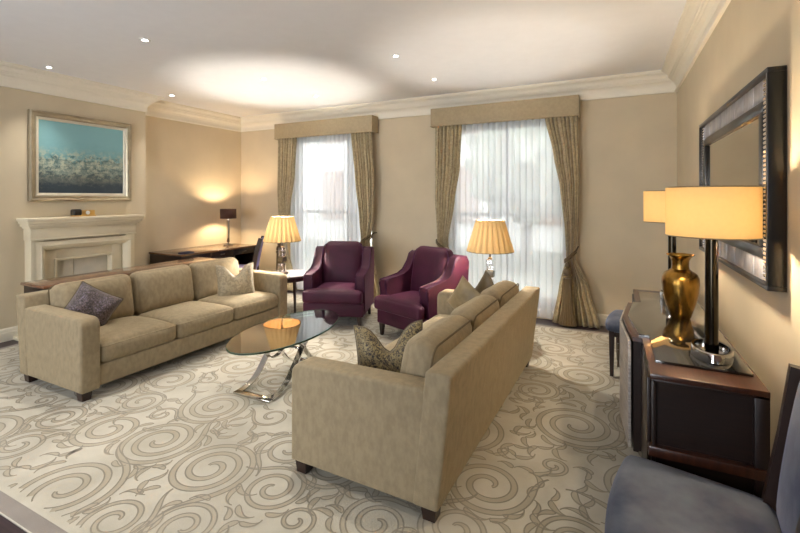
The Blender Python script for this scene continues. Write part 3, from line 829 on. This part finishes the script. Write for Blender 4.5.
# ------------------------------------------------------------------ coffee table
t = thing('coffee_table', 'oval glass coffee table on curved chrome legs between the sofas', 'coffee table', (-2.40, 2.775, RF))
bm = bmesh.new(); lathe(bm, [(.990, .402), (.990, .4145)], 80, sx=.315, sy=.615)
xform(bm, Matrix.Rotation(radians(5), 4, 'Z')); top = obj('glass_top', bm, M['tableglass'], t)
bm = bmesh.new(); lathe(bm, [(.9905, .400), (1.0, .403), (1.0, .4135), (.9905, .4165)], 80, sx=.315, sy=.615, cap=False); xform(bm, Matrix.Rotation(radians(5), 4, 'Z')); obj('glass_edge', bm, M['glassedge'], top)
def band(bm, x, pts, w, th):
    """flat steel band: rectangle section (w across X, th thick) along (y,z) pts"""
    rings = []; n = len(pts)
    for i, (y, z) in enumerate(pts):
        a = pts[max(i-1, 0)]; b = pts[min(i+1, n-1)]; ty, tz = b[0]-a[0], b[1]-a[1]; l = sqrt(ty*ty+tz*tz); ny, nz = -tz/l, ty/l
        rings.append([bm.verts.new((x+sx*w/2, y+s*ny*th/2, z+s*nz*th/2)) for sx, s in ((-1, -1), (1, -1), (1, 1), (-1, 1))])
    for a, b in zip(rings, rings[1:]):
        for k in range(4): bm.faces.new((a[k], a[(k+1) % 4], b[(k+1) % 4], b[k]))
    bm.faces.new(rings[0][::-1]); bm.faces.new(rings[-1])
def bez(p0, p1, p2, p3, n=20):
    return [tuple(p0[k]*(1-s)**3+3*p1[k]*s*(1-s)**2+3*p2[k]*s*s*(1-s)+p3[k]*s**3 for k in (0, 1)) for s in [i/n for i in range(n+1)]]
for sy in (-1, 1):
    for sx in (-1, 1):
        bm = bmesh.new()
        pts = bez((-.33, .012), (-.16, .02), (-.13, .12), (-.03, .25), 16)[:-1]+bez((-.03, .25), (.05, .37), (.14, .395), (.26, .392), 12)
        pts = [(y*sy*1.13, z) for y, z in pts]
        band(bm, sx*.155-.01, pts, .05, .010)
        obj('leg', bm, M['chrome'], t, True)
for sy in (-1, 1):
    obj('foot_bar', box(-.19, .17, sy*.375-.03, sy*.375+.03, .002, .018, .003), M['chrome'], t)
    obj('top_bar', box(-.13, .13, sy*.24-.02, sy*.24+.02, .388, .400, .003), M['chrome'], t)
obj('cross_bar', box(-.13, .13, -.02, .02, .262, .272, .003), M['chrome'], t)
for sy in (-1, 1):
    bm = bmesh.new()
    band(bm, 0, [(.0+sy*.16+.09*cos(a), .31+.075*sin(a)) for a in [2*pi*k/28 for k in range(29)]], .04, .007); obj('ring', bm, M['chrome'], t)

# ------------------------------------------------------------------ sofa table, desk, desk lamp, desk chair
t = thing('sofa_table', 'long narrow dark wood table behind the left sofa', 'table', (-4.67, 2.95, RF))
bm = bmesh.new(); B(bm, -.205, .205, -.95, .95, .685, .71, .005); obj('table_top', bm, M['tabletop'], t)
bm = bmesh.new(); B(bm, -.19, .19, -.93, .93, .60, .686, .004); obj('apron', bm, M['darkwood'], t)
for sx in (-1, 1):
    for sy in (-1, 1): bm = bmesh.new(); taper_leg(bm, sx*.165, sy*.905, .002, .62, .035, .05); obj('leg', bm, M['darkwood'], t)

t = thing('desk', 'dark wood writing desk in the far left corner under the brown lamp', 'desk', (-5.55, 4.58, 0))
bm = bmesh.new(); B(bm, -.345, .345, -.69, .69, .705, .73, .004); obj('desk_top', bm, M['deskwood'], t)
for y in (-.68, .64): obj('side_panel', box(-.33, .33, y, y+.04, .001, .705, .004), M['darkwood'], t)
for y0, y1 in ((-.64, -.2), (-.19, .2), (.21, .64)):
    bm = bmesh.new(); B(bm, -.32, .325, y0, y1, .615, .705, .004); d = obj('drawer', bm, M['darkwood'], t)
    bm = bmesh.new(); tube(bm, [(.325, (y0+y1)/2-.03, .66), (.345, (y0+y1)/2-.025, .66), (.345, (y0+y1)/2+.025, .66), (.325, (y0+y1)/2+.03, .66)], .004); obj('handle', bm, M['chromesoft'], d)
bm = bmesh.new(); B(bm, -.34, -.32, -.64, .64, .2, .62); obj('modesty_panel', bm, M['darkwood'], t)
bm = bmesh.new(); B(bm, -.32, .32, .22, .25, 0, .615, .003); obj('partition', bm, M['darkwood'], t)
bm = bmesh.new(); B(bm, -.3, .3, .25, .64, .42, .44, .003); obj('shelf', bm, M['deskwood'], t)
o = obj('leather_folder', box(-5.33, -5.215, 3.93, 4.1, .731, .752, .006), M['navy']); tag(o, 'small navy leather folder on the near corner of the desk', 'folder')

t = thing('desk_lamp', 'slim desk lamp with a brown drum shade in the far left corner', 'lamp', (-5.60, 5.03, .731))
bm = bmesh.new(); lathe(bm, [(.075, 0), (.075, .012), (.03, .018), (.012, .03)], 32); obj('base', bm, M['chromesoft'], t)
bm = bmesh.new(); tube(bm, [(0, 0, .02), (0, 0, .46)], .013, 16); B(bm, -.018, .018, -.018, .018, .05, .4, .004); obj('pole', bm, M['chrome'], t)
bm = bmesh.new(); lathe(bm, [(.125, .43), (.125, .585)], 40, cap=False); o = obj('lamp_shade', bm, M['brownshade'], t); md = o.modifiers.new('t', 'SOLIDIFY'); md.thickness = .004
bm = bmesh.new(); bmesh.ops.create_uvsphere(bm, u_segments=14, v_segments=8, radius=.016); xform(bm, Matrix.Translation((0, 0, .505))); obj('bulb', bm, M['lampbulb'], t)
l = bpy.data.lights.new('lamp_glow', 'POINT'); l.energy = 50; l.color = (1, .74, .46); l.shadow_soft_size = .022
lo = bpy.data.objects.new('lamp_glow', l); COL.objects.link(lo); lo.location = (-5.60, 5.03, .731+.505)

def dining_chair(label, loc, rz, fab, seat_h=.46, W=.50, D=.48, back_h=.93, lean=.09, taper=.09, group='velvet dining chairs'):
    """front is local -Y"""
    t = thing('dining_chair', label, 'chair', loc, rz, group)
    bm = cushion(W, D, .085, .035, .022, 0, n=12)
    for v in bm.verts:
        k = (v.co.y+D/2)/D; v.co.x *= 1.0-taper*k
        v.co.y -= .025*(1-(v.co.x/(W/2))**2)*(1-k)
    xform(bm, Matrix.Translation((0, 0, seat_h-.045))); obj('seat', bm, fab, t)
    bm = bmesh.new(); B(bm, -W/2+.035, W/2-.035, -D/2+.03, D/2-.02, seat_h-.13, seat_h-.07, .005); obj('seat_frame', bm, M['legwood'], t)
    for s in (-1, 1):
        bm = bmesh.new(); taper_leg(bm, s*(W/2-.04), -D/2+.04, .002, seat_h-.075, .026, .042); obj('leg', bm, M['legwood'], t)
        # rear leg runs up as the back post
        bm = bmesh.new(); pts = [(D/2+.04, .002), (D/2-.005, .25), (D/2-.01, seat_h), (D/2+.03, .70), (D/2+lean, back_h)]
        band(bm, s*(W/2-.03-W*taper/2), pts, .036, .06); obj('back_post', bm, M['legwood'], t)
    bm = cushion(W-.14-W*taper, back_h-seat_h+.0, .042, .018, .006, 0, n=10)
    xform(bm, Matrix.Rotation(pi/2, 4, 'X'))
    for v in bm.verts:
        k = max(0, (v.co.z+(back_h-seat_h)/2)/(back_h-seat_h)); v.co.y += D/2+.0+lean*k**1.3+.008; v.co.z += (back_h+seat_h)/2-.008
    obj('backrest', bm, fab, t)
    return t
dining_chair('lilac velvet chair drawn up to the desk in the far left corner', (-5.03, 4.72, 0), radians(-52), M['purplevel'], back_h=.90)
dining_chair('grey blue velvet dining chair in the right foreground, cropped by the frame', (.235, 1.69, RF), radians(-97), M['bluevel'], W=.56, D=.46, back_h=.93, lean=.06, taper=.18)
dining_chair('grey blue velvet chair partly hidden beyond the far end of the console', (.19, 4.20, RF), radians(-97), M['bluevel'], W=.50, D=.46, back_h=.80, lean=.05)

# ------------------------------------------------------------------ console cabinet
t = thing('console_cabinet', 'dark mahogany console cabinet with black glass top against the right wall', 'cabinet', (0, 0, RF))
HC = .80-RF
CW = .505
def plan(i, ends, e2=0):
    """front outline inset by i; runs near -> far, closes at the wall"""
    w = CW
    return [(w, 2.0+ends), (.125+i, 2.0+ends), (.125+i, 2.485+i*.8), (.078+i, 2.485+i*.8), (.038+i, 2.89), (.078+i, 3.295-i*.8), (.125+i, 3.295-i*.8), (.125+i, 3.79-ends), (w, 3.79-ends)]
bm = bmesh.new(); prism(bm, plan(0, 0), HC-.028, HC-.006, .003); obj('cabinet_top', bm, M['redwood'], t)
bm = bmesh.new(); pl = plan(.03, .14); pl[0] = (.488, pl[0][1]); pl[-1] = (.488, pl[-1][1]); prism(bm, pl, HC-.006, HC+.006, .001); obj('glass_inset', bm, M['blackglass'], t)
bm = bmesh.new()
pl = plan(.006, .006); prism(bm, [(pl[0][0], pl[0][1]+.02), (pl[1][0]+.01, pl[1][1]+.02)]+pl[2:7]+[(pl[7][0]+.01, pl[7][1]-.02), (pl[8][0], pl[8][1]-.02)], .21, HC-.028); obj('body', bm, M['darkwood'], t, False)
# end frames (near and far): posts and rails round a recessed panel
for nm, y0, y1 in (('near', 2.004, 2.03), ('far', 3.76, 3.786)):
    bm = bmesh.new(); w = CW
    B(bm, .131, .146, y0, y1, .21, HC-.028, .002); B(bm, w-.045, w, y0, y1, .21, HC-.028, .002)
    B(bm, .131, w, y0, y1, HC-.038, HC-.028, .001)
    obj('end_frame', bm, M['darkwood'], t)
    bm = bmesh.new(); B(bm, .120, w, y0-(.012 if nm == 'near' else -.0), y1+(.0 if nm == 'near' else .012), .455, .495, .004); obj('end_rail', bm, M['redwood'], t)
# silvered door panels on the bowed middle
for a, b in (((.074, 2.497), (.038, 2.885)), ((.038, 2.895), (.074, 3.283))):
    A_, B_ = Vector(a), Vector(b); d = (B_-A_).normalized(); n = Vector((-d.y, d.x))
    if n.x > 0: n = -n
    bm = bmesh.new(); p = [A_, B_, B_+n*.014, A_+n*.014]; prism(bm, [tuple(v) for v in p], .215, HC-.03, .002); dr = obj('door', bm, M['palewood'], t)
    bm = bmesh.new(); c = (A_+B_)/2+n*.026+d*(.14 if a[1] < 2.6 else -.14); tube(bm, [(c.x, c.y, .50), (c.x, c.y, .60)], .006); obj('handle', bm, M['chromesoft'], dr)
for a, b in ((2.04, 2.475), (3.305, 3.75)):
    bm = box(.117, .131, a, b, .22, HC-.035, .002); dr = obj('door', bm, M['darkwood'], t)
for x, y in ((.16, 2.05), (.46, 2.05), (.11, 2.89), (.16, 3.74), (.46, 3.74)):
    bm = bmesh.new(); taper_leg(bm, x, y, .002, .212, .03, .045); obj('leg', bm, M['legwood'], t)

ZT = .80+.0062
def oval_lamp(label, x, y, power):
    t = thing('table_lamp', label, 'lamp', (x, y, ZT), 0, 'drum shade console lamps')
    bm = bmesh.new(); lathe(bm, [(.97, 0), (1, .004), (1, .040), (.96, .044), (.86, .044), (.84, .012)], 48, sx=.075, sy=.115); obj('base', bm, M['chrome'], t)
    bm = bmesh.new(); lathe(bm, [(.026, .010), (.026, .02), (.024, .55)], 20, sx=1.0, sy=1.25); obj('pole', bm, M['gunmetal'], t)
    bm = bmesh.new(); lathe(bm, [(.172, .525), (.172, .74)], 64, cap=False); sh = obj('lamp_shade', bm, M['oval'], t)
    bm = bmesh.new()
    for z in (.526, .739): tube(bm, [(.1725*cos(2*pi*k/56), .1725*sin(2*pi*k/56), z) for k in range(56)], .0028, 6, closed=True)
    for k in range(3): tube(bm, [(0, 0, .72), (.171*cos(k*2.094), .171*sin(k*2.094), .735)], .002, 5)
    tube(bm, [(0, 0, .55), (0, 0, .72)], .004)
    obj('shade_frame', bm, M['p_gold'], sh)
    bm = bmesh.new(); bmesh.ops.create_uvsphere(bm, u_segments=14, v_segments=8, radius=.018); xform(bm, Matrix.Translation((0, 0, .625))); obj('bulb', bm, M['lampbulb'], t)
    l = bpy.data.lights.new('lamp_glow', 'POINT'); l.energy = power; l.color = (1, .84, .62); l.shadow_soft_size = .03
    lo = bpy.data.objects.new('lamp_glow', l); COL.objects.link(lo); lo.location = (x, y, ZT+.625)
oval_lamp('large orange glowing drum lamp on a dark pole at the near end of the console', .378, 2.30, 30)
oval_lamp('drum lamp at the far end of the console, half hidden by the near lamp', .352, 3.50, 26)
o = bmesh.new()
lathe(o, [(.046, 0), (.052, .006), (.062, .04), (.078, .09), (.090, .15), (.095, .20), (.093, .232), (.082, .256), (.060, .272), (.046, .282), (.043, .30), (.044, .33), (.054, .350), (.070, .362), (.070, .366), (.05, .353), (.040, .33), (.039, .30)], 48, cap=False)
bmesh.ops.holes_fill(o, edges=[e for e in o.edges if e.is_boundary and e.verts[0].co.z < .01])
v = obj('brass_vase', o, M['brass'], loc=(.338, 2.96, ZT)); tag(v, 'aged brass vase with flared rim standing on the console', 'vase')

# ------------------------------------------------------------------ mirror
t = thing('wall_mirror', 'large rectangular mirror in a black and silver frame above the console', 'mirror', (X1-.002, 2.996, 1.125))
ML, MH = .789, .898
def Mx(bm, d0, d1, y0, y1, z0, z1, r=.002): B(bm, -d1, -d0, y0, y1, z0, z1, r)
bm = bmesh.new()
for a, b, z0, z1 in ((-ML, ML, 0, .02), (-ML, ML, MH-.02, MH), (-ML, -ML+.02, .02, MH-.02), (ML-.02, ML, .02, MH-.02)): Mx(bm, 0, .062, a, b, z0, z1)
Mx(bm, 0, .03, -ML+.01, ML-.01, .01, MH-.01)
I0, I1 = .115, .165
for a, b, z0, z1 in ((-ML+I0, ML-I0, I0, I1), (-ML+I0, ML-I0, MH-I1, MH-I0), (-ML+I0, -ML+I1, I1, MH-I1), (ML-I1, ML-I0, I1, MH-I1)): Mx(bm, .03, .052, a, b, z0, z1, .006)
obj('frame', bm, M['blackgloss'], t)
for z0, z1 in ((.021, I0), (MH-I0, MH-.021)):
    bm = bmesh.new(); n = 8; w = (2*ML-2*.105)/n
    for k in range(n): Mx(bm, .03, .042+.001*(k % 2), -ML+.105+k*w, -ML+.105+(k+1)*w-.002, z0, z1, .001)
    obj('silver_panel', bm, M['silverleaf'], t)
for y0, y1 in ((-ML+.025, -ML+.10), (ML-.10, ML-.025)):
    bm = bmesh.new(); k = 0; z = .03
    while z < MH-.03:
        tube(bm, [(-.043, y0, z), (-.043, y1, z)], .0085, 8); z += .0185
    obj('beaded_strip', bm, M['bead'], t)
bm = box(-.036, -.0305, -ML+I1-.005, ML-I1+.005, I1-.005, MH-I1+.005); obj('mirror_glass', bm, M['mirror'], t, False)

# ------------------------------------------------------------------ outside, sky, camera
bm = bmesh.new(); B(bm, -16, 12, 5.95, 30, -.5, -.3); struct('ground_outside', bm, M['outpath'])
def bush(x, y, z, r, seed):
    rr = random.Random(seed); bm = bmesh.new(); bmesh.ops.create_icosphere(bm, subdivisions=4, radius=r)
    for v in bm.verts: v.co *= 1+.22*sin(v.co.x*9/r+seed)*sin(v.co.y*8/r)*cos(v.co.z*7/r)+rr.uniform(-.05, .05)
    xform(bm, Matrix.Translation((x, y, z))); return bm
bm = bmesh.new(); B(bm, -16, 10, 15, 15.5, -.3, 11)  # facade added to block part of the sky behind the sheers
for i in range(8):
    for j in range(3): B(bm, -14+i*2.9, -13+i*2.9, 14.94, 15.02, .6+j*3.2, 2.6+j*3.2, mi=1)
fo = obj('outside_sky_blocker', bm, [M['outstone'], M['deskwood']], None, False); tag(fo, 'pale terrace front added across the garden to dim the sky behind the voile sheers', 'building')
t = thing('garden_tree', 'leafy garden tree seen faintly through the right window sheer', 'tree', (-2.0, 11, -.3))
obj('foliage', bush(0, 0, 2.6, 1.3, 3), M['outgreen'], t)
bm = bmesh.new(); tube(bm, [(0, 0, 0), (.05, 0, 1.5)], .12); obj('trunk', bm, M['legwood'], t)

w = bpy.data.worlds.new('daylight'); SC.world = w; w.use_nodes = True; nt = w.node_tree
bg = nt.nodes['Background']; bg.inputs[0].default_value = (.90, .93, 1.0, 1); bg.inputs[1].default_value = 10.5
for wn, yy, rx in ((W1, Y1+.32, -90), (W2, Y1+.32, -90), (FILL_WIN[0], Y0-.22, 90), (FILL_WIN[1], Y0-.22, 90)):
    l = bpy.data.lights.new('window_portal', 'AREA'); l.shape = 'RECTANGLE'; l.size = wn[1]-wn[0]; l.size_y = 2.5; l.cycles.is_portal = True
    lo = bpy.data.objects.new('window_portal', l); COL.objects.link(lo); lo.location = ((wn[0]+wn[1])/2, yy, (WZ[0]+WZ[1])/2+.1); lo.rotation_euler = (radians(rx), 0, 0)

cam = bpy.data.cameras.new('camera'); co = bpy.data.objects.new('camera', cam); COL.objects.link(co)
co.location = (0, 0, 1.5); co.rotation_euler = (radians(90), 0, radians(26.42))
cam.sensor_width = 36; cam.lens = 432.74/800*36; cam.shift_y = -69/800; cam.clip_start = .05
SC.camera = co
SC.view_settings.view_transform = 'Standard'; SC.view_settings.look = 'None'; SC.view_settings.exposure = .52; SC.view_settings.gamma = 1
SC.view_settings.use_curve_mapping = False
SC.cycles.use_denoising = True
SC.cycles.max_bounces = 10; SC.cycles.transparent_max_bounces = 16; SC.cycles.diffuse_bounces = 5; SC.cycles.sample_clamp_indirect = 14
SC.cycles.caustics_reflective = False; SC.cycles.caustics_refractive = False
